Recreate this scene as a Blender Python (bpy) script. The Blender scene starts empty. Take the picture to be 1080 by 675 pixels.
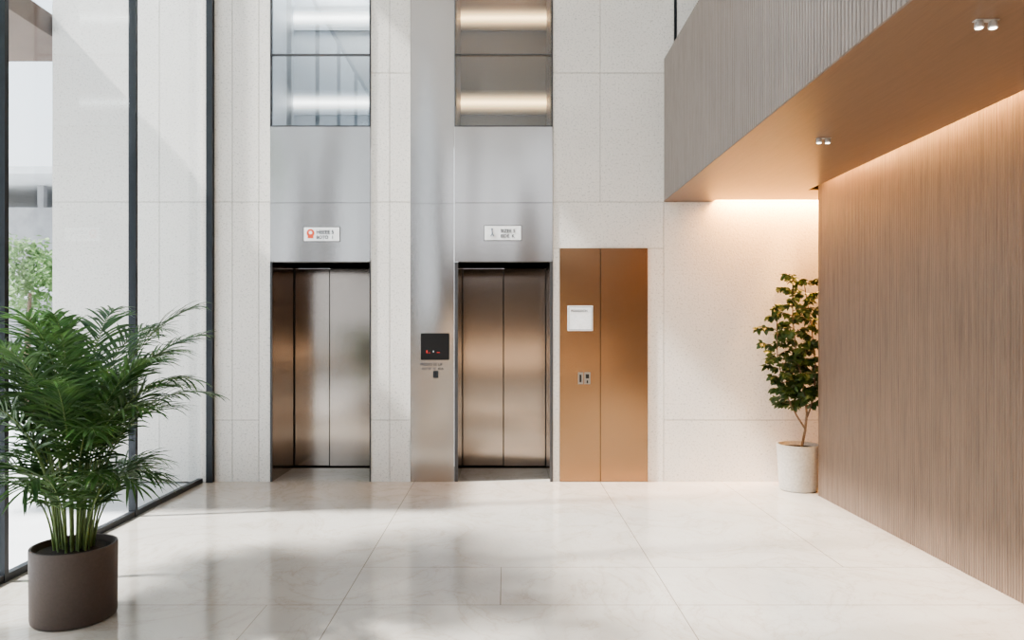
import bpy, bmesh, math, random
from mathutils import Vector, Matrix
random.seed(7)
C = bpy.context.scene.collection
F = 780.0; D = 8.21; CH = 1.684; VX = 533.0; VY = 348.0
DR = 9.06
TOP = 7.5
def X(px, d=D): return (px-VX)*d/F
def Z(py, d=D): return CH-(py-VY)*d/F

# ------------------------------------------------------------ materials
def new_mat(name):
    m = bpy.data.materials.new(name); m.use_nodes = True
    nt = m.node_tree; b = nt.nodes['Principled BSDF']
    return m, nt, b
def N(nt, t, **kw):
    n = nt.nodes.new(t)
    for k, v in kw.items(): setattr(n, k, v)
    return n
def coords(nt, scale=(1,1,1)):
    tc = N(nt, 'ShaderNodeTexCoord'); mp = N(nt, 'ShaderNodeMapping')
    mp.inputs['Scale'].default_value = scale
    nt.links.new(tc.outputs['Object'], mp.inputs['Vector'])
    return mp.outputs['Vector']
def ramp(nt, fac, stops):
    r = N(nt, 'ShaderNodeValToRGB')
    e = r.color_ramp.elements
    while len(e) < len(stops): e.new(0.5)
    for i, (p, c) in enumerate(stops):
        e[i].position = p; e[i].color = (*c, 1)
    nt.links.new(fac, r.inputs['Fac']); return r.outputs['Color']
def noise(nt, vec, scale, detail=3, rough=.5, dist=0):
    n = N(nt, 'ShaderNodeTexNoise'); n.inputs['Scale'].default_value = scale
    n.inputs['Detail'].default_value = detail; n.inputs['Roughness'].default_value = rough
    n.inputs['Distortion'].default_value = dist
    nt.links.new(vec, n.inputs['Vector']); return n.outputs['Fac']
def bump(nt, b, h, strength, dist=.01):
    n = N(nt, 'ShaderNodeBump'); n.inputs['Strength'].default_value = strength
    n.inputs['Distance'].default_value = dist
    nt.links.new(h, n.inputs['Height']); nt.links.new(n.outputs['Normal'], b.inputs['Normal'])
def simple(name, col, rough=.5, metal=0, sc=30, var=.06, bmp=.0):
    m, nt, b = new_mat(name)
    f = noise(nt, coords(nt), sc)
    c = ramp(nt, f, [(.3, tuple(x*(1-var) for x in col)), (.7, tuple(min(1, x*(1+var)) for x in col))])
    nt.links.new(c, b.inputs['Base Color'])
    b.inputs['Roughness'].default_value = rough; b.inputs['Metallic'].default_value = metal
    if bmp: bump(nt, b, f, bmp)
    return m
def stone_mat(name, col):
    m, nt, b = new_mat(name)
    v = coords(nt)
    n1 = noise(nt, v, 48, 4, .68)
    n2 = noise(nt, v, 1.5, 2)
    c1 = ramp(nt, n1, [(.34, tuple(x*.70 for x in col)), (.46, col), (.75, tuple(min(1, x*1.02) for x in col))])
    c2 = ramp(nt, n2, [(.3, (.95, .95, .95)), (.7, (1, 1, 1))])
    mx = N(nt, 'ShaderNodeMix', data_type='RGBA', blend_type='MULTIPLY'); mx.inputs['Factor'].default_value = 1
    nt.links.new(c1, mx.inputs['A']); nt.links.new(c2, mx.inputs['B'])
    nt.links.new(mx.outputs['Result'], b.inputs['Base Color'])
    b.inputs['Roughness'].default_value = .75
    bump(nt, b, n1, .4, .007)
    return m
def metal_mat(name, col, rough=.3, aniso=.6, brush=(1, 1, 120), glowvar=.06, warp=.05, wscale=(.9, .9, 1.1)):
    m, nt, b = new_mat(name)
    f = noise(nt, coords(nt, brush), 6, 3)
    c = ramp(nt, f, [(.25, tuple(x*(1-glowvar) for x in col)), (.75, tuple(min(1, x*(1+glowvar)) for x in col))])
    nt.links.new(c, b.inputs['Base Color'])
    b.inputs['Metallic'].default_value = 1; b.inputs['Roughness'].default_value = rough
    b.inputs['Anisotropic'].default_value = aniso
    g = N(nt, 'ShaderNodeNewGeometry'); cr = N(nt, 'ShaderNodeVectorMath', operation='CROSS_PRODUCT')
    nt.links.new(g.outputs['True Normal'], cr.inputs[0]); cr.inputs[1].default_value = (0, 0, 1)
    nt.links.new(cr.outputs[0], b.inputs['Tangent'])
    bump(nt, b, noise(nt, coords(nt, wscale), 1.0, 0, .3), 1.0, warp)   # slight waviness of rolled sheet
    return m
def wood_mat(name, col, rough=.45, along='Z', var=.22):
    m, nt, b = new_mat(name)
    s = {'Z': (14, 14, .7), 'Y': (14, .7, 14)}[along]
    f = noise(nt, coords(nt, s), 2.2, 6, .65, .4)
    f2 = noise(nt, coords(nt, tuple(x*4 for x in s)), 3, 3)
    c = ramp(nt, f, [(.28, tuple(x*(1-var) for x in col)), (.5, col), (.75, tuple(min(1, x*(1+var*.8)) for x in col))])
    c2 = ramp(nt, f2, [(.3, (.85, .85, .85)), (.65, (1, 1, 1))])
    mx = N(nt, 'ShaderNodeMix', data_type='RGBA', blend_type='MULTIPLY'); mx.inputs['Factor'].default_value = 1
    nt.links.new(c, mx.inputs['A']); nt.links.new(c2, mx.inputs['B'])
    nt.links.new(mx.outputs['Result'], b.inputs['Base Color'])
    b.inputs['Roughness'].default_value = rough
    return m
def emit_mat(name, col, s):
    m, nt, b = new_mat(name)
    b.inputs['Base Color'].default_value = (*col, 1)
    b.inputs['Emission Color'].default_value = (*col, 1); b.inputs['Emission Strength'].default_value = s
    return m
def streak_glow_mat(name, base, col, s):
    # linear lamp streak; its soft glow is painted as emission fading from the middle
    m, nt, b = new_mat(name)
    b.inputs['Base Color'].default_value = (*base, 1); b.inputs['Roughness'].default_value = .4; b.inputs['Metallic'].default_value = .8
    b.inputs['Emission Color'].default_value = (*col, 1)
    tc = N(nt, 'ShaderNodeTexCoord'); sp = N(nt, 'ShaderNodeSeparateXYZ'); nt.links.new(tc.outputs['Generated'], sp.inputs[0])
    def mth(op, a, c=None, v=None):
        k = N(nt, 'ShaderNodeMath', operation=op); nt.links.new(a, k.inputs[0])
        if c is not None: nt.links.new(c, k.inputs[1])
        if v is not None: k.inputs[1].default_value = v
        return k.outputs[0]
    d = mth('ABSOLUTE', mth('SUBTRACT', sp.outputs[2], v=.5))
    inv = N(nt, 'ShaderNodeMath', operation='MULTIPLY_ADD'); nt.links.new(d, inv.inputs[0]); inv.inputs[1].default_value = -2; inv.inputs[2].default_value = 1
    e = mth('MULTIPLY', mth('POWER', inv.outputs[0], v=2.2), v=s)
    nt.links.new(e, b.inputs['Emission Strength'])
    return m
def glass_mat(name, tint=(1, 1, 1), f0=.04, k=.6):
    m, nt, b = new_mat(name); nt.nodes.remove(b)
    o = nt.nodes['Material Output']
    tr = N(nt, 'ShaderNodeBsdfTransparent'); tr.inputs['Color'].default_value = (*tint, 1)
    gl = N(nt, 'ShaderNodeBsdfGlossy'); gl.inputs['Roughness'].default_value = .02
    lw = N(nt, 'ShaderNodeLayerWeight'); lw.inputs['Blend'].default_value = .5
    pw = N(nt, 'ShaderNodeMath', operation='POWER'); pw.inputs[1].default_value = 5
    ma = N(nt, 'ShaderNodeMath', operation='MULTIPLY_ADD'); ma.inputs[1].default_value = k; ma.inputs[2].default_value = f0
    nt.links.new(lw.outputs['Facing'], pw.inputs[0]); nt.links.new(pw.outputs[0], ma.inputs[0])
    mx = N(nt, 'ShaderNodeMixShader')
    nt.links.new(ma.outputs[0], mx.inputs[0]); nt.links.new(tr.outputs[0], mx.inputs[1]); nt.links.new(gl.outputs[0], mx.inputs[2])
    nt.links.new(mx.outputs[0], o.inputs['Surface'])
    return m
def leaf_mat(name, dark, light, rough=.38):
    m, nt, b = new_mat(name)
    f = noise(nt, coords(nt), 9, 2)
    c = ramp(nt, f, [(.3, dark), (.7, light)])
    nt.links.new(c, b.inputs['Base Color']); b.inputs['Roughness'].default_value = rough
    tl = N(nt, 'ShaderNodeBsdfTranslucent'); mx = N(nt, 'ShaderNodeMixShader'); mx.inputs[0].default_value = .25
    br = N(nt, 'ShaderNodeBrightContrast'); br.inputs['Bright'].default_value = .03
    nt.links.new(c, br.inputs['Color']); nt.links.new(br.outputs[0], tl.inputs['Color'])
    o = nt.nodes['Material Output']
    nt.links.new(b.outputs[0], mx.inputs[1]); nt.links.new(tl.outputs[0], mx.inputs[2]); nt.links.new(mx.outputs[0], o.inputs['Surface'])
    return m
def floor_mat():
    m, nt, b = new_mat('polished_marble')
    v = coords(nt)
    n1 = noise(nt, v, .9, 6, .6, .8)
    n2 = noise(nt, v, 1.0, 9, .6, 1.6)
    n3 = noise(nt, coords(nt, (1.3, .8, 1)), 1.7, 7, .6, 2.2)
    base = ramp(nt, n1, [(.3, (.46, .425, .38)), (.55, (.51, .475, .43)), (.75, (.54, .51, .465))])
    vein = ramp(nt, n2, [(.46, (1, 1, 1)), (.497, (.92, .90, .87)), (.503, (.78, .74, .69)), (.512, (.94, .93, .91)), (.54, (1, 1, 1))])
    vein2 = ramp(nt, n3, [(.485, (1, 1, 1)), (.50, (.85, .82, .79)), (.515, (1, 1, 1))])
    mx = N(nt, 'ShaderNodeMix', data_type='RGBA', blend_type='MULTIPLY'); mx.inputs['Factor'].default_value = .7
    nt.links.new(base, mx.inputs['A']); nt.links.new(vein, mx.inputs['B'])
    mx2 = N(nt, 'ShaderNodeMix', data_type='RGBA', blend_type='MULTIPLY'); mx2.inputs['Factor'].default_value = .5
    nt.links.new(mx.outputs['Result'], mx2.inputs['A']); nt.links.new(vein2, mx2.inputs['B'])
    tc = N(nt, 'ShaderNodeTexCoord'); sp = N(nt, 'ShaderNodeSeparateXYZ'); nt.links.new(tc.outputs['Object'], sp.inputs[0])
    def cmp(out, val, op):
        k = N(nt, 'ShaderNodeMath', operation=op); nt.links.new(out, k.inputs[0]); k.inputs[1].default_value = val; return k.outputs[0]
    def mul(a, c, op='MULTIPLY'):
        k = N(nt, 'ShaderNodeMath', operation=op); nt.links.new(a, k.inputs[0]); nt.links.new(c, k.inputs[1]); return k.outputs[0]
    w = .003; tot = None
    rects = [(-1.01-w, -1.01+w, -5, 9.1), (1.05-w, 1.05+w, -5, 9.1),
             (-1.01, 3.2, 5.25-w, 5.25+w), (-3.4, 3.2, 4.53-w, 4.53+w), (-.03-w, -.03+w, 4.53, 5.25),
             (-1.46-w, -1.46+w, 2.4, 4.53), (2.4-w, 2.4+w, 5.25, 9), (-3.4, 3.2, 2.4-w, 2.4+w), (-3.4, 3.2, .3-w, .3+w)]
    for x0, x1, y0, y1 in rects:
        r = mul(mul(cmp(sp.outputs[0], x0, 'GREATER_THAN'), cmp(sp.outputs[0], x1, 'LESS_THAN')),
                mul(cmp(sp.outputs[1], y0, 'GREATER_THAN'), cmp(sp.outputs[1], y1, 'LESS_THAN')))
        tot = r if tot is None else mul(tot, r, 'MAXIMUM')
    m2 = N(nt, 'ShaderNodeMix', data_type='RGBA'); nt.links.new(tot, m2.inputs['Factor'])
    nt.links.new(mx2.outputs['Result'], m2.inputs['A']); m2.inputs['B'].default_value = (.22, .185, .15, 1)
    nt.links.new(m2.outputs['Result'], b.inputs['Base Color'])
    rr = N(nt, 'ShaderNodeMapRange'); rr.inputs['To Min'].default_value = .06; rr.inputs['To Max'].default_value = .17
    nt.links.new(noise(nt, v, 2.5, 5), rr.inputs['Value']); nt.links.new(rr.outputs[0], b.inputs['Roughness'])
    b.inputs['IOR'].default_value = 1.75
    return m

M = dict(
    stone=stone_mat('pitted_limestone', (.83, .795, .745)),
    joint=simple('stone_joint', (.38, .36, .32), .9),
    floor=floor_mat(),
    steel=metal_mat('brushed_steel', (.48, .462, .45), .22, .35, warp=.055, wscale=(1.9, 1.9, .4)),
    steel_dark=metal_mat('brushed_steel_dark', (.45, .40, .36), .17, .5, warp=.014),
    bronze=metal_mat('brushed_bronze', (.43, .275, .165), .24, .4, warp=.028, wscale=(1.2, 1.2, .7)),
    black=simple('black_aluminium', (.022, .026, .032), .4, .3),
    frame_grey=simple('dark_grey_frame', (.09, .09, .095), .4, .5),
    dark=simple('dark_gap', (.012, .012, .012), .8),
    glass=glass_mat('clear_glass', (.97, .99, 1)),
    band_glass=glass_mat('warm_tinted_band_glass', (1, .84, .68)),
    shaft_glass=glass_mat('shaft_glass', (.86, .90, .93), .11),
    slat=wood_mat('fluted_taupe_wood', (.195, .135, .098), .42, 'Z', .30),
    balcony=wood_mat('fluted_grey_taupe', (.27, .225, .197), .34, 'Z', .2),
    soffit=wood_mat('satin_copper_wood', (.165, .100, .062), .33, 'Y', .14),
    rearwood=wood_mat('dark_walnut_panelling', (.06, .036, .023), .5, 'Z', .2),
    white=simple('white_paint', (.80, .79, .77), .8),
    plate=simple('white_sign_plate', (.90, .91, .92), .4),
    ink=simple('dark_ink', (.035, .04, .055), .6),
    bluegrey=simple('blue_grey_ink', (.10, .14, .20), .6),
    red=simple('red_ink', (.70, .10, .04), .5),
    redglow=emit_mat('red_display_glow', (.7, .04, .03), .15),
    whiteglow=emit_mat('pale_display_glow', (.4, .42, .45), .06),
    screen=simple('black_glass_screen', (.004, .004, .005), .35),
    pot_brown=simple('taupe_clay', (.085, .062, .052), .55, 0, 60, .08, .08),
    pot_white=simple('pale_concrete', (.45, .425, .39), .85, 0, 45, .12, .3),
    soil=simple('potting_soil', (.035, .025, .018), .95, 0, 120, .5, .8),
    palm=leaf_mat('palm_leaf', (.018, .062, .013), (.070, .150, .033)),
    palm_stem=simple('palm_stem_green', (.13, .19, .06), .5, 0, 20, .3),
    ficus=leaf_mat('ficus_leaf', (.020, .050, .014), (.065, .12, .035)),
    bark=simple('thin_bark', (.16, .11, .075), .85, 0, 60, .3, .4),
    warm=emit_mat('warm_led', (1, .60, .22), 9),
    warmline=streak_glow_mat('warm_lamp_glow', (.30, .20, .12), (1, .66, .33), 6),
    whiteline=streak_glow_mat('white_lamp_glow', (.6, .62, .64), (1, .93, .84), 5),
    lens=emit_mat('lamp_lens_glow', (1, .93, .84), 6),
    lamp_white=simple('white_lamp_metal', (.50, .48, .46), .3, .3),
    chrome=simple('satin_chrome', (.42, .40, .38), .3, 1),
    paving=simple('pale_outdoor_paving', (.62, .63, .64), .85, 0, 3, .06),
    concrete=simple('outdoor_concrete', (.34, .34, .35), .85, 0, 4, .1),
    canopy=simple('brown_canopy', (.13, .09, .07), .7, 0, 4, .1),
    treeleaf=leaf_mat('outdoor_leaf', (.10, .20, .06), (.22, .34, .13), .6),
)

# ------------------------------------------------------------ helpers
def link(name, me, mat, parent=None):
    o = bpy.data.objects.new(name, me); C.objects.link(o)
    if mat: me.materials.append(mat)
    if parent is not None:
        o.parent = parent
        if parent.type == 'EMPTY': o.matrix_parent_inverse = Matrix.Translation(-Vector(parent.location))
    return o
def smooth(me, on=True):
    for p in me.polygons: p.use_smooth = on
def boxes(name, bl, mat, parent=None, bevel=0):
    bm = bmesh.new()
    for x0, x1, y0, y1, z0, z1 in bl:
        r = bmesh.ops.create_cube(bm, size=1)['verts']
        for v in r:
            v.co.x = x0 if v.co.x < 0 else x1
            v.co.y = y0 if v.co.y < 0 else y1
            v.co.z = z0 if v.co.z < 0 else z1
    if bevel:
        bmesh.ops.bevel(bm, geom=bm.edges[:], offset=bevel, segments=2, affect='EDGES')
    me = bpy.data.meshes.new(name); bm.to_mesh(me); bm.free()
    return link(name, me, mat, parent)
def each(name, bl, mat, parent=None, bevel=0):
    for q in bl: boxes(name, [q], mat, parent, bevel)
def pydata(name, vs, fs, mat, parent=None, sm=False):
    me = bpy.data.meshes.new(name); me.from_pydata(vs, [], fs); me.update()
    if sm: smooth(me)
    return link(name, me, mat, parent)
def lathe(name, prof, c, mat, parent=None, n=64):
    vs, fs = [], []
    for r, z in prof:
        for i in range(n):
            a = 2*math.pi*i/n; vs.append((c[0]+r*math.cos(a), c[1]+r*math.sin(a), c[2]+z))
    for j in range(len(prof)-1):
        for i in range(n):
            k = (i+1) % n; fs.append((j*n+i, j*n+k, (j+1)*n+k, (j+1)*n+i))
    fs.append(tuple(reversed(range(n)))); fs.append(tuple((len(prof)-1)*n+i for i in range(n)))
    o = pydata(name, vs, fs, mat, parent)
    for p in o.data.polygons: p.use_smooth = len(p.vertices) == 4
    try:
        o.data.set_sharp_from_angle(angle=math.radians(40))
    except Exception: pass
    return o
def tube_geo(vs, fs, pts, rad, n=6):
    base = len(vs)
    for i, p in enumerate(pts):
        t = (pts[min(i+1, len(pts)-1)]-pts[max(i-1, 0)]).normalized()
        u = t.cross(Vector((.3, .9, .2))).normalized(); w = t.cross(u)
        r = rad[i] if hasattr(rad, '__len__') else rad
        for k in range(n):
            a = 2*math.pi*k/n; q = p+u*(r*math.cos(a))+w*(r*math.sin(a)); vs.append(tuple(q))
    for i in range(len(pts)-1):
        for k in range(n):
            l = (k+1) % n; fs.append((base+i*n+k, base+i*n+l, base+(i+1)*n+l, base+(i+1)*n+k))
    fs.append(tuple(base+k for k in range(n))); fs.append(tuple(base+(len(pts)-1)*n+k for k in reversed(range(n))))
def struct(o): o['kind'] = 'structure'; return o
def tag(o, label, cat, group=None):
    o['label'] = label; o['category'] = cat
    if group: o['group'] = group
    return o
def thing(name, loc, label, cat, group=None):
    o = bpy.data.objects.new(name, None); C.objects.link(o); o.location = loc; o.empty_display_size = .1
    return tag(o, label, cat, group)
def text(name, body, size, x, y, z, mat, parent):
    cu = bpy.data.curves.new(name, 'FONT'); cu.body = body; cu.size = size; cu.extrude = .0006
    cu.align_x = 'LEFT'; cu.offset = size*.018
    t = bpy.data.objects.new(name+'_tmp', cu); C.objects.link(t)
    bpy.context.view_layer.update()
    me = bpy.data.meshes.new_from_object(t.evaluated_get(bpy.context.evaluated_depsgraph_get()))
    bpy.data.objects.remove(t)
    me.materials.clear()
    me.transform(Matrix.Translation((x, y, z)) @ Matrix.Rotation(math.pi/2, 4, 'X'))
    return link(name, me, mat, parent)

# ------------------------------------------------------------ room shell
struct(boxes('floor', [(-3.4, 4.3, -5, 9.12, -.1, 0)], M['floor']))
struct(boxes('ceiling', [(-3.4, 4.3, -5, 9.3, TOP, TOP+.2)], M['white']))

def panel_wall(name, rects, backs, y=D):
    j = .003
    b = [(X(a)+j, X(c)-j, y, y+.012, max(0, Z(f)) + (j if f < 505 else 0), Z(e)-j) for a, c, e, f in rects]
    o = boxes(name, b, M['stone'])
    boxes('joint_backing', [(X(a), X(c), y+.012, D+1.1, 0, TOP) for a, c in backs], M['joint'], o)
    return struct(o)
T = -204
rects = []
for a, c in ((226, 245), (245, 273), (273, 285)):
    rects += [(a, c, T, -60), (a, c, -60, 213), (a, c, 213, 443 if c < 280 else 508.5)]
    if c < 280: rects.append((a, c, 443, 508.5))
panel_wall('wall_back_left', rects, [(226, 285)])
rects = []
for a, c in ((391, 411), (411, 433)):
    rects += [(a, c, T, -60), (a, c, -60, 77), (a, c, 77, 213), (a, c, 213, 443), (a, c, 443, 508.5)]
panel_wall('wall_back_middle', rects, [(391, 433)])
rects = []
for a, c in ((583, 633), (633, 711)):
    rects += [(a, c, T, -60), (a, c, -60, 77), (a, c, 77, 213)]
rects += [(714, 890, T, -60), (714, 890, -60, 213)]
rects += [(583, 700, 213, 262), (583, 590, 262, 508.5), (590, 683, 262, 508.5), (683, 700, 262, 508.5),
          (700, 905, 213, 443), (700, 905, 443, 508.5)]
panel_wall('wall_back_right', rects, [(583, 932)])
rects = []
for a, c in ((55, 168), (168, 221)):
    rects += [(a, c, T, -60), (a, c, -60, 213), (a, c, 213, 510)]
panel_wall('wall_outside', rects, [(55, 218)])

def flutes(name, x, y0, y1, z0, z1, pitch, depth, mat, parent=None, seg=4):
    vs, fs = [], []
    n = int((y1-y0)/pitch); pitch = (y1-y0)/n
    prof = []
    for i in range(n):
        yb = y0+i*pitch
        g = .2*pitch
        prof.append((x+depth, yb)); prof.append((x+depth, yb+g))
        for k in range(seg+1):
            a = math.pi*k/seg
            prof.append((x+depth*.75-depth*.75*math.sin(a)**.6, yb+g+(pitch-g)*(.5-.5*math.cos(a))))
    prof.append((x+depth, y1))
    for px_, py_ in prof: vs += [(px_, py_, z0), (px_, py_, z1)]
    for i in range(len(prof)-1): fs.append((2*i, 2*i+2, 2*i+3, 2*i+1))
    return pydata(name, vs, fs, mat, parent)
SX = 3.18; SZ = 3.12
wr = struct(flutes('wall_right', SX, -5, 7.49, 0, SZ+.2, .026, .0065, M['slat']))
boxes('wall_core', [(SX+.0065, 4.3, -5, 7.51, 0, SZ+.2)], M['slat'], wr)
boxes('edge_trim', [(SX-.002, SX+.014, 7.49, 7.512, 0, SZ+.2)], M['slat'], wr)
struct(boxes('wall_alcove', [(4.1, 4.3, 7.51, D, 0, SZ+.2)], M['stone']))
struct(boxes('wall_upper_right', [(4.2, 4.3, -5, D, SZ+.42, TOP)], M['white']))
# unseen rear wall: dark wood and openings added to band the steel's reflections
rw = struct(boxes('wall_rear', [(-3.4, 4.3, -5.2, -5, 6.9, TOP)], M['white']))
boxes('panelling', [(-3.4, 4.3, -5.2, -5, 1.35, 3.8), (-3.4, 4.3, -5.2, -5, 0, .6), (-3.4, -3.0, -5.2, -5, .6, 1.35), (3.0, 4.3, -5.2, -5, .6, 1.35),
                    (-3.4, -2.3, -5.2, -5, 3.8, 6.9), (-1.75, -1.25, -5.2, -5, 3.8, 6.9), (1.5, 4.3, -5.2, -5, 3.8, 6.9)], M['rearwood'], rw)
boxes('reflection_band_pane', [(-3.0, 3.0, -5.1, -5.09, .6, 1.35)], M['band_glass'], rw)  # added pane, tinted to warm the bright band mirrored in the doors

BX = X(700)
bal = struct(flutes('wall_balcony', BX, -5, D-.005, SZ, 4.69, .042, .016, M['balcony']))
boxes('parapet', [(BX+.016, BX+.16, -5, D-.002, SZ+.01, 4.69)], M['balcony'], bal)
boxes('soffit', [(BX+.002, 3.08, -5, 8.10, SZ-.012, SZ), (BX+.002, X(752), 8.10, D-.002, SZ-.012, SZ), (3.08, 4.1, 7.53, 8.10, SZ-.012, SZ)], M['soffit'], bal)
boxes('slab', [(BX+.16, 4.2, -5, D-.002, SZ+.2, SZ+.42)], M['white'], bal)
boxes('cove_lip', [(3.06, 3.08, -5, 7.53, SZ, SZ+.2), (X(752), 4.1, 8.08, 8.10, SZ, SZ+.2)], M['soffit'], bal)
tag(boxes('cove_light_strip', [(3.10, 3.12, -4.8, 7.4, SZ+.18, SZ+.198)], M['warm']), 'long warm light strip tucked above the fluted wood wall', 'light')
tag(boxes('cove_light_strip', [(X(755), 4.05, 8.13, 8.15, SZ+.18, SZ+.198)], M['warm']), 'short warm light strip washing the stone wall above the leafy tree', 'light')
def area(name, loc, sx, sy, power, col, rot=(0, 0, 0)):
    l = bpy.data.lights.new(name, 'AREA'); l.shape = 'RECTANGLE'; l.size = sx; l.size_y = sy; l.energy = power; l.color = col
    o = bpy.data.objects.new(name, l); C.objects.link(o); o.location = loc; o.rotation_euler = rot; return o
area('cove_lamp', (3.13, 1.3, SZ+.17), .05, 12, 340, (1, .57, .21))
area('cove_lamp', (3.2, 8.155, SZ+.17), 1.7, .05, 300, (1, .47, .13))

GX = -3.33
ys = [-5.0, -3.59, -1.89, -.19, 1.51, 3.21, 4.94, 6.68, 8.17]
for i in range(len(ys)-1):
    y0, y1 = ys[i], ys[i+1]
    n = i+1
    bl = [(GX-.065, GX, y0-.02, y0+.02, 0, TOP), (GX-.055, GX-.005, y0+.02, y1-.02, 0, .05), (GX-.055, GX-.005, y0+.02, y1-.02, TOP-.06, TOP)]
    if i == len(ys)-2: bl.append((X(219.5), X(226), y1-.02, y1+.035, 0, TOP))
    w = struct(boxes('window_%d' % n, bl, M['black']))
    boxes('pane', [(GX-.034, GX-.028, y0+.02, y1-.02, .04, TOP-.05)], M['glass'], w)

# ------------------------------------------------------------ lifts
def lift(a, c, split, surround, label, lamp_mat, lampcol, power, lining):
    xa, xc = X(a), X(c); sa, sc = X(surround[0])+.003, X(surround[1])-.003
    t = thing('elevator', ((xa+xc)/2, D, 0), label, 'elevator')
    f = D-.012
    boxes('header_panel', [(sa, sc, f, D+.02, Z(276), Z(214.3))], M['steel'], t)
    boxes('panel_joint', [(sa, sc, f+.001, D+.02, Z(214.3), Z(213.9))], M['dark'], t)
    boxes('upper_panel', [(sa, sc, f, D+.02, Z(213.9), Z(133.5))], M['steel'], t)
    each('jamb', [(sa, xa, D+.012, DR+.045, 0, Z(276.5)), (xc, sc, D+.012, DR+.045, 0, Z(276.5))], M['steel_dark'], t)
    each('jamb_edge', [(sa, xa, f, D+.0115, 0, Z(276.5)), (xc, sc, f, D+.0115, 0, Z(276.5))], M['frame_grey'], t)
    boxes('reveal_ceiling', [(xa, xc, D+.02, DR, Z(277)+.004, Z(277)+.04)], M['steel_dark'], t)
    zt = Z(277)+.004
    xs = (split-VX)*DR/F
    each('door_panel', [(xa+.009, xs-.006, DR+.012, DR+.042, .012, zt), (xs+.006, xc-.009, DR, DR+.03, .012, zt)], M['steel_dark'], t)
    boxes('door_backing', [(xa, xc, DR+.045, DR+.06, 0, zt)], M['dark'], t)
    each('door_seal', [(xa+.0005, xa+.008, DR-.004, DR+.043, .012, zt), (xc-.008, xc-.0005, DR-.004, DR+.043, .012, zt)], M['dark'], t)
    boxes('sill', [(xa, xc, DR-.07, DR+.045, .0005, .008)], M['steel_dark'], t)
    rows = [133, 57.5, -20, -97, -204]
    zs = [Z(r) for r in rows]
    bl = [(sa, sa+.008, f, D+.03, zs[0], TOP), (sc-.008, sc, f, D+.03, zs[0], TOP)]
    for z in zs[:-1]: bl.append((sa, sc, f, D+.03, z-.010, z+.004))
    boxes('shaft_frame', bl, M['frame_grey'], t)
    for k in range(len(zs)-1):
        boxes('glass_pane', [(sa+.008, sc-.008, D+.008, D+.014, zs[k]+.004, zs[k+1]-.010)], M['shaft_glass'], t)
    boxes('shaft_lining', [(sa, sa+.02, D+.03, DR, zs[0]-.02, TOP), (sc-.02, sc, D+.03, DR, zs[0]-.02, TOP), (sa, sc, DR, DR+.03, zs[0]-.02, TOP), (sa, sc, D+.03, DR, zs[0]-.03, zs[0]-.014)], lining, t)
    each('shaft_lamp_glow', [(sa+.021, sc-.021, DR-.03, DR-.001, Z(py, DR)-.15, Z(py, DR)+.15) for py in (20, 109, -70)], lamp_mat, t)  # tall strips carry the painted glow around each lamp streak
    area('shaft_light', ((sa+sc)/2, D+.45, Z(20)+1.2), .8, .4, power, lampcol)
    return t
lin1 = metal_mat('pale_shaft_lining', (.52, .54, .56), .55, 0)
lin2 = metal_mat('amber_shaft_lining', (.22, .145, .085), .45, 0)
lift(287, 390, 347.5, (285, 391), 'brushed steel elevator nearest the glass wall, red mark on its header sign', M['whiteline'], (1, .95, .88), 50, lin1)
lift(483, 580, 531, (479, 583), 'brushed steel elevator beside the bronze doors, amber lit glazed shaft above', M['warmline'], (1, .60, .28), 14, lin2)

col = boxes('steel_cladding', [(X(433)+.003, X(478.8), D-.014, D+.05, 0, Z(215.2)), (X(433)+.003, X(478.8), D-.014, D+.05, Z(214.9), TOP)], M['steel'], None)
tag(col, 'tall narrow brushed steel column cladding between pale stone and second elevator', 'cladding')
cp = thing('call_panel', (X(459), D-.014, Z(380)), 'black elevator call display on the steel column between the elevators', 'control panel')
fy = D-.0145
boxes('screen', [(X(444), X(474), fy-.012, fy, Z(379.5), Z(351.5))], M['screen'], cp, .003)
gy = fy-.0135
each('display_mark', [(X(450), X(451.1), gy, gy+.002, Z(372.3), Z(369.4)), (X(452), X(454), gy, gy+.002, Z(372.3), Z(371.8)), (X(461), X(464), gy, gy+.002, Z(372), Z(371.4))], M['redglow'], cp)
boxes('display_dot', [(X(456.8), X(458), gy, gy+.002, Z(371.5), Z(369.8))], M['whiteglow'], cp)
text('lettering', 'PRESSO EE LIF', .040, X(443.5), fy-.001, Z(385.5), M['ink'], cp)
text('lettering', 'OUTIE  FE  IOA', .036, X(445), fy-.001, Z(390), M['ink'], cp)
ks = thing('key_switch', (X(459.5), fy, Z(394)), 'small black key switch below the elevator call display', 'key switch')
boxes('housing', [(X(457), X(462.5), fy-.014, fy, Z(398.5), Z(391))], M['black'], ks, .004)
boxes('key_slot', [(X(459.3), X(460.3), fy-.0155, fy-.013, Z(396), Z(393.2))], M['dark'], ks)

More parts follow.
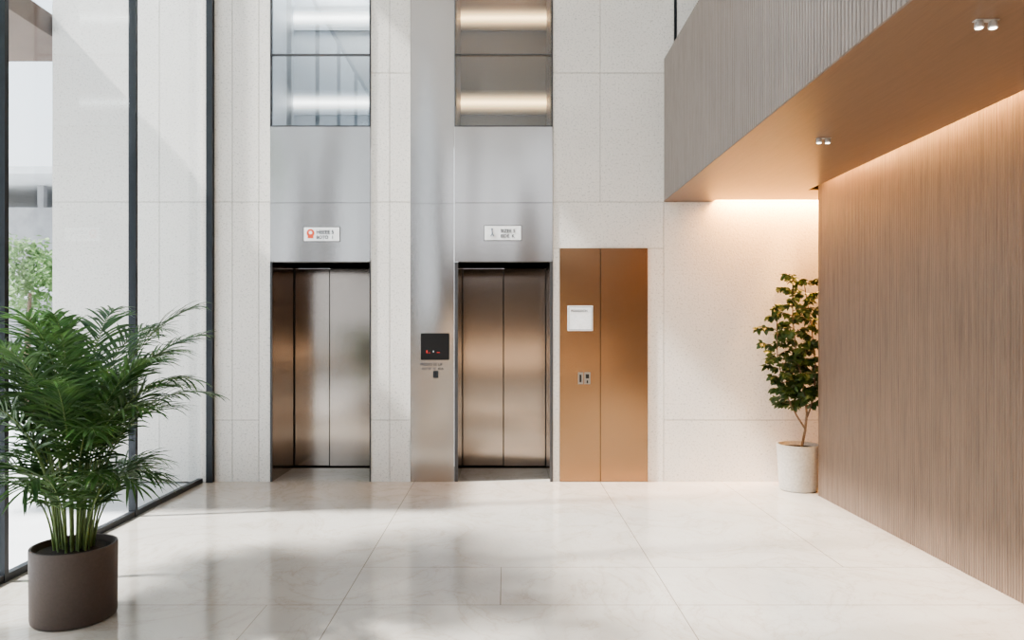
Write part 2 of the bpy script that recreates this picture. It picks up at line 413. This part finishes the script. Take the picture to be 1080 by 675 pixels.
def disc(name, cx, y, cz, r, mat, parent, n=28):
    vs = []
    for k in range(n):
        a = 2*math.pi*k/n; vs.append((cx+r*math.cos(a), y, cz+r*math.sin(a)))
    return pydata(name, vs, [tuple(range(n))], mat, parent)
def sign(x0, x1, y0, y1, label, kind):
    yy = D-.0125
    s = thing('sign', (X((x0+x1)/2), yy, Z(y1)), label, 'sign')
    boxes('plate', [(X(x0), X(x1), yy-.008, yy, Z(y1), Z(y0))], M['plate'], s, .002)
    boxes('edge_frame', [(X(x0-.7), X(x1+.7), yy-.004, yy, Z(y1+.7), Z(y0-.7))], M['frame_grey'], s)
    ty = yy-.0095
    if kind == 'red':
        disc('red_mark', X(x0+7), ty-.0002, Z(y0+6), .043, M['red'], s)
        boxes('red_base', [(X(x0+4), X(x0+10), ty, ty+.0015, Z(y1-3), Z(y0+8))], M['red'], s)
        disc('white_disc', X(x0+7), ty-.0008, Z(y0+5.6), .019, M['plate'], s)
        text('lettering', 'HEEEE 5', .056, X(x0+13), ty, Z(y0+6.8), M['ink'], s)
        text('lettering', 'BOTO   I', .048, X(x0+13), ty, Z(y0+12), M['ink'], s)
    else:
        vs, fs = [], []
        P = lambda px, py: Vector((X(px), ty, Z(py)))
        tube_geo(vs, fs, [P(x0+8, y0+4.8), P(x0+8.2, y0+8)], .007, 6)
        tube_geo(vs, fs, [P(x0+8.2, y0+8), P(x0+6.5, y0+11)], .005, 6)
        tube_geo(vs, fs, [P(x0+8.2, y0+8), P(x0+10, y0+11)], .005, 6)
        pydata('walking_figure', vs, fs, M['bluegrey'], s)
        disc('figure_head', X(x0+8), ty-.001, Z(y0+3.6), .011, M['bluegrey'], s)
        text('lettering', 'SIZEE 5', .052, X(x0+17), ty, Z(y0+7), M['ink'], s)
        text('lettering', 'EIDE  K', .048, X(x0+17), ty, Z(y0+12.2), M['ink'], s)
sign(321, 358.5, 240, 254.5, 'small white elevator sign with a rounded red mark', 'red')
sign(511, 549.5, 238.5, 253.5, 'small white elevator sign with a blue grey walking figure', 'fig')

sd = thing('service_door', (X(636), D-.014, 0), 'tall brushed bronze double service door in the stone wall', 'door')
each('door_leaf', [(X(590)+.004, X(633)-.003, D-.018, D-.001, .006, Z(262)), (X(633)+.003, X(682.5), D-.018, D-.001, .006, Z(262))], M['bronze'], sd)
boxes('meeting_gap', [(X(633)-.003, X(633)+.003, D-.006, D-.001, .006, Z(262))], M['dark'], sd)
by = D-.018
each('lock_plate', [(X(609.5), X(615), by-.008, by, Z(405), Z(392.5)), (X(616), X(622.5), by-.008, by, Z(405), Z(392.5))], M['chrome'], sd, .002)
each('lock_slot', [(X(611), X(613), by-.0095, by-.007, Z(403), Z(395)), (X(617.5), X(621), by-.0095, by-.007, Z(399), Z(394.5)), (X(618.5), X(620), by-.0095, by-.007, Z(404), Z(401))], M['dark'], sd)
by -= .0006
qs = thing('notice', (X(611.5), by, Z(349)), 'square white notice on the bronze double door', 'sign')
boxes('plate', [(X(598.5), X(625), by-.006, by, Z(349), Z(322.5))], M['plate'], qs, .002)
text('lettering', 'POUGOCH', .036, X(602), by-.0075, Z(329), M['ink'], qs)
boxes('border', [(X(599.5), X(624), by-.0072, by-.006, Z(323.9), Z(323.5)), (X(599.5), X(624), by-.0072, by-.006, Z(348), Z(347.6)), (X(599.5), X(599.9), by-.0072, by-.006, Z(347.6), Z(323.9)), (X(623.6), X(624), by-.0072, by-.006, Z(347.6), Z(323.9))], M['ink'], qs)

tag(boxes('slot_trim', [(X(711)+.004, X(714)-.004, D-.004, D+.012, 4.6, TOP)], M['black']), 'thin black vertical trim in the stone above the balcony', 'trim')

def twin(x, y, label):
    zc = SZ-.012
    t = thing('twin_spotlight', (x, y, zc), label, 'spotlight', 'twin spotlights under the balcony')
    boxes('mounting_plate', [(x-.055, x+.055, y-.018, y+.018, zc-.005, zc)], M['lamp_white'], t, .002)
    for s in (-1, 1):
        h = lathe('lamp_head', [(.014, -.003), (.018, -.007), (.022, -.032), (.020, -.036)], (x+s*.032, y, zc), M['lamp_white'], t, 24)
        lathe('lens', [(.017, -.0345), (.015, -.039)], (x+s*.032, y, zc), M['lens'], h, 24)
    l = bpy.data.lights.new('spot', 'SPOT'); l.energy = 40; l.color = (1, .8, .6); l.spot_size = 1.4; l.spot_blend = .8; l.shadow_soft_size = .03
    o = bpy.data.objects.new('spot', l); C.objects.link(o); o.location = (x, y, zc-.09)
twin(2.36, 5.49, 'pair of small white spotlights under the balcony, farther from the viewer')
twin(2.21, 3.40, 'pair of small white spotlights under the balcony, nearer the viewer')

# ------------------------------------------------------------ palm
PX, PY = -2.53, 4.34
pp = thing('potted_palm', (PX, PY, 0), 'bushy green palm in a round brown pot beside the glass wall', 'potted plant')
lathe('pot', [(.15, 0), (.212, .002), (.222, .008), (.226, .025), (.230, .42), (.228, .428), (.222, .43), (.214, .428), (.210, .40), (.208, .385), (.05, .385)], (PX, PY, 0), M['pot_brown'], pp)
lathe('soil', [(.207, .375), (.198, .395), (.12, .405), (.02, .41)], (PX, PY, 0), M['soil'], pp, 40)
def frond(az, e0, e1, L, bx, by_, bare=.42, ll=.26, pw=1.7):
    vs, fs = [], []; pts = []; p = Vector((PX+bx, PY+by_, .39)); n = 22
    h = Vector((math.cos(az), math.sin(az), 0)); tans = []
    for i in range(n+1):
        t = i/n; pts.append(p.copy())
        e = math.radians(e0-(e0-e1)*t**pw)
        d = h*math.cos(e)+Vector((0, 0, math.sin(e)))
        tans.append(d); p = p+d*(L/n)
        if p.x < GX+.12: p.x = GX+.12
    tube_geo(vs, fs, pts, [.0070*(1-.8*i/n) for i in range(n+1)], 5)
    nst = len(fs)
    side0 = Vector((-h.y, h.x, 0)); k = int(27*(1-bare)/.55*L/1.2)
    for j in range(k):
        t = bare+(1-bare)*(j+.5)/k
        fi = t*n; i = min(int(fi), n-1); q = pts[i].lerp(pts[i+1], fi-i); T_ = tans[i]
        u = (t-bare)/(1-bare)
        ln = ll*(.55+.55*math.sin(math.pi*min(1, u*.85+.12)))*random.uniform(.8, 1.12)
        up = side0.cross(T_) * -1
        if up.z < 0: up = -up
        for s in (-1, 1):
            ang = math.radians(56-34*u+random.uniform(-9, 9))
            d = (T_*math.cos(ang)+side0*(s*math.sin(ang))+up*random.uniform(.0, .3)).normalized()
            wd = random.uniform(.0060, .0092)
            nseg = 5; c = q.copy(); b0 = len(vs)
            dr = random.uniform(.12, .32)
            for m_ in range(nseg+1):
                f = m_/nseg
                w = wd*(math.sin(math.pi*min(1, .12+.88*f))**.6 if m_ < nseg else 0.02)
                wv = d.cross(up)
                if wv.length < 1e-3: wv = T_
                wv.normalize()
                nn = wv.cross(d).normalized()
                for qv in (c-wv*w, c-nn*w*.35, c+wv*w):
                    if qv.x < GX+.02: qv.x = GX+.02
                    vs.append(tuple(qv))
                d = (d+Vector((0, 0, -dr*(.3+f)))).normalized()
                c = c+d*(ln/nseg)
            for m_ in range(nseg):
                a0 = b0+m_*3
                fs.append((a0, a0+1, a0+4, a0+3)); fs.append((a0+1, a0+2, a0+5, a0+4))
    o = pydata('frond', vs, fs, M['palm'], pp, True)
    o.data.materials.append(M['palm_stem'])
    for i in range(nst): o.data.polygons[i].material_index = 1
random.seed(21)
nf = 41
for i in range(nf):
    az = i*2.39996+random.uniform(-.2, .2)
    k = i/nf
    br = .02+.09*math.sqrt(k)
    bare = random.uniform(.38, .48)
    if k < .38:   e0, e1, L, pw = random.uniform(82, 88), random.uniform(-20, 25), random.uniform(1.46, 1.74), 2.3
    elif k < .70: e0, e1, L, pw = random.uniform(82, 88), random.uniform(-40, 0), random.uniform(1.16, 1.40), 2.2
    else:        e0, e1, L, pw = random.uniform(78, 86), random.uniform(-60, -25), random.uniform(.66, .92), 1.9; bare = random.uniform(.30, .40)
    if math.cos(az) > .3: L *= .94
    frond(az, e0, e1, L, br*math.cos(az), br*math.sin(az), bare, random.uniform(.22, .29), pw)

# ------------------------------------------------------------ ficus
FX, FY = X(842, 7.8), 7.8
ft = thing('potted_ficus', (FX, FY, 0), 'slim leafy green tree in a pale concrete pot at end of the fluted wall', 'potted plant')
lathe('pot', [(.12, 0), (.182, .004), (.192, .02), (.214, .40), (.222, .475), (.221, .482), (.212, .484), (.200, .482), (.196, .45), (.19, .44), (.05, .44)], (FX, FY, 0), M['pot_white'], ft)
lathe('soil', [(.189, .43), (.18, .445), (.1, .455), (.02, .457)], (FX, FY, 0), M['soil'], ft, 40)
random.seed(5)
def P3(px, py, dy=0): return Vector((X(px, FY+dy), FY+dy, Z(py, FY+dy)))
stems = [[P3(845, 474), P3(849, 455), P3(851, 436), P3(847, 405), P3(840, 375), P3(836, 335), P3(836, 290)],
         [P3(849, 452, .0), P3(840, 438, .03), P3(832, 422, .02), P3(825, 402, .0), P3(820, 375, -.02), P3(819, 325, -.04)],
         [P3(851, 440, .0), P3(855, 430, -.02), P3(859, 412, -.02), P3(860, 385, 0), P3(856, 345, .03), P3(848, 298, .04)]]
vs, fs = [], []; lv, lf = [], []
def leaf(p, d, ln):
    d = d.normalized(); up = Vector((random.uniform(-.6, .6), random.uniform(-1, .2), random.uniform(.2, 1)))
    s = d.cross(up).normalized(); n_ = s.cross(d).normalized()
    w = ln*random.uniform(.25, .32); b = len(lv)
    pr = [(0, .06), (.18, .62), (.42, 1), (.7, .78), (.9, .32), (1, .02)]
    for f, ww in pr:
        c = p+d*(ln*f)-n_*(ln*.22*f*f)
        lv.append(tuple(c-s*w*ww+n_*w*.25*ww)); lv.append(tuple(c)); lv.append(tuple(c+s*w*ww+n_*w*.25*ww))
    for k in range(len(pr)-1):
        a = b+3*k; lf.append((a, a+1, a+4, a+3)); lf.append((a+1, a+2, a+5, a+4))
def along(st, t):
    f = t*(len(st)-1); i = min(int(f), len(st)-2); return st[i].lerp(st[i+1], f-i)
for si, st in enumerate(stems):
    r0 = .015 if si == 0 else .010
    tube_geo(vs, fs, st, [r0-(r0-.004)*i/(len(st)-1) for i in range(len(st))], 7)
    nb = (34, 26, 26)[si]
    for k in range(nb):
        t0 = .36 if si == 0 else .30
        t = t0+(1-t0)*(k+.5)/nb
        p = along(st, t); a = k*2.4+si
        L = random.uniform(.08, .24)*(1.05-.35*max(0, t-.6))
        d = Vector((math.cos(a), .7*math.sin(a), random.uniform(.2, .9))).normalized()
        bp = [p]
        for j in range(5):
            bp.append(bp[-1]+d*(L/5)); d = (d+Vector((0, 0, -.15))).normalized()
        for q in bp: q.y = min(q.y, D-.08)
        tube_geo(vs, fs, bp, [.0045-.0006*j for j in range(6)], 5)
        for j in range(1, 6):
            for m_ in range(5):
                ld = Vector((math.cos(a+random.uniform(-1.5, 1.5)), math.sin(a+random.uniform(-1.5, 1.5))*.8, random.uniform(-1.0, .3)))
                leaf(bp[j], ld, random.uniform(.055, .09))
def cl(v):
    x, y, z = v; y = min(y, D-.015)
    if x > 3.14: y = max(y, 7.53)
    return (x, y, z)
lv = [cl(v) for v in lv]; vs = [cl(v) for v in vs]
pydata('trunk', vs, fs, M['bark'], ft, True)
pydata('foliage', lv, lf, M['ficus'], ft, True)

# ------------------------------------------------------------ outdoors
struct(boxes('ground', [(-40, GX-.07, -30, 45, -.12, -.02), (-40, 40, -30, -5.2, -.12, -.02)], M['paving']))
nb_ = thing('neighbour_building', (-12, 16, 0), 'grey concrete building outside beyond the glass wall', 'building')
boxes('facade', [(-20, -9.2, 18, 22, 0, 3.3)], M['paving'], nb_)
boxes('parapet', [(-20, -9.0, 17.6, 22, 3.3, 4.6)], M['concrete'], nb_)
boxes('window_band', [(-19, -9.6, 17.97, 18, 1.0, 2.4)], M['concrete'], nb_)
boxes('roof_slab', [(-20, -8.9, 16.4, 22, 5.15, 5.32)], M['paving'], nb_)
each('column', [(-11.2, -11.05, 17.7, 17.85, 4.6, 5.15), (-9.9, -9.75, 17.7, 17.85, 4.6, 5.15)], M['concrete'], nb_)
cn = boxes('canopy', [(-9, X(55)-.02, 6.2, 9.0, 4.95, 5.2)], M['canopy'])
tag(cn, 'brown flat canopy outside at the end of the stone wall', 'canopy')
def tree(x, y, h, r, n, label, ll):
    global lv, lf
    tr = thing('tree', (x, y, -.02), label, 'tree')
    vs, fs = [], []
    tube_geo(vs, fs, [Vector((x, y, -.02)), Vector((x-.05, y, h*.45)), Vector((x, y, h*.9))], [.08, .06, .03], 8)
    pydata('trunk', vs, fs, M['bark'], tr)
    lv, lf = [], []
    cl_ = [(random.uniform(-.6, .6)*r, random.uniform(-.75, .75)*r, random.uniform(-.75, .75)*r) for _ in range(11)]
    for i in range(n):
        c0 = random.choice(cl_)
        a = random.uniform(0, 6.28); ph = random.uniform(-1, 1); q = random.random()**.4*r*.42
        p = Vector((x+c0[0]+q*math.cos(a)*math.sqrt(1-ph*ph), y+c0[1]+q*math.sin(a)*math.sqrt(1-ph*ph), h+c0[2]+q*ph))
        leaf(p, Vector((random.uniform(-1, 1), random.uniform(-1, 1), random.uniform(-1, .5))), ll*random.uniform(.8, 1.3))
    pydata('foliage', lv, lf, M['treeleaf'], tr)
random.seed(3)
tree(-9.0, 14.0, 2.65, .9, 1900, 'pale green tree outside below the concrete parapet', .10)
random.seed(11)
tree(-6.8, -.9, 6.4, 1.6, 1300, 'taller loose tree, unseen, added outside the glass wall to dapple the sunlight, near the entrance end', .20)  # out of view, added to break the sun into patches
random.seed(12)
tree(-6.2, 3.6, 6.3, 1.5, 1500, 'slender loose tree, unseen, added outside the glass wall to dapple the sunlight, nearer the stone wall', .20)  # also out of view, placed to shade parts of the lobby floor

# ------------------------------------------------------------ light
w = bpy.data.worlds.new('World'); bpy.context.scene.world = w; w.use_nodes = True
nt = w.node_tree; bg = nt.nodes['Background']
tc = N(nt, 'ShaderNodeTexCoord'); sp = N(nt, 'ShaderNodeSeparateXYZ'); nt.links.new(tc.outputs['Generated'], sp.inputs[0])
c = ramp(nt, sp.outputs[2], [(0, (.95, .97, 1)), (.35, (.86, .93, 1)), (1, (.68, .82, 1))])
nt.links.new(c, bg.inputs['Color']); bg.inputs['Strength'].default_value = 2.3
s = bpy.data.lights.new('sun', 'SUN'); s.energy = 16; s.angle = math.radians(2.5); s.color = (1, .955, .90)
so = bpy.data.objects.new('sun', s); C.objects.link(so)
so.rotation_euler = Vector((.66, .10, -.74)).to_track_quat('-Z', 'Y').to_euler()
try:
    bpy.context.scene.view_settings.look = 'AgX - Medium High Contrast'
except Exception as e: print(e)

cam = bpy.data.cameras.new('camera'); co = bpy.data.objects.new('camera', cam); C.objects.link(co)
co.location = (0, 0, CH); co.rotation_euler = (math.pi/2, 0, 0)
cam.sensor_width = 36; cam.lens = F*36/1080; cam.shift_x = (540-VX)/1080; cam.shift_y = (VY-337.5)/1080
bpy.context.scene.camera = co
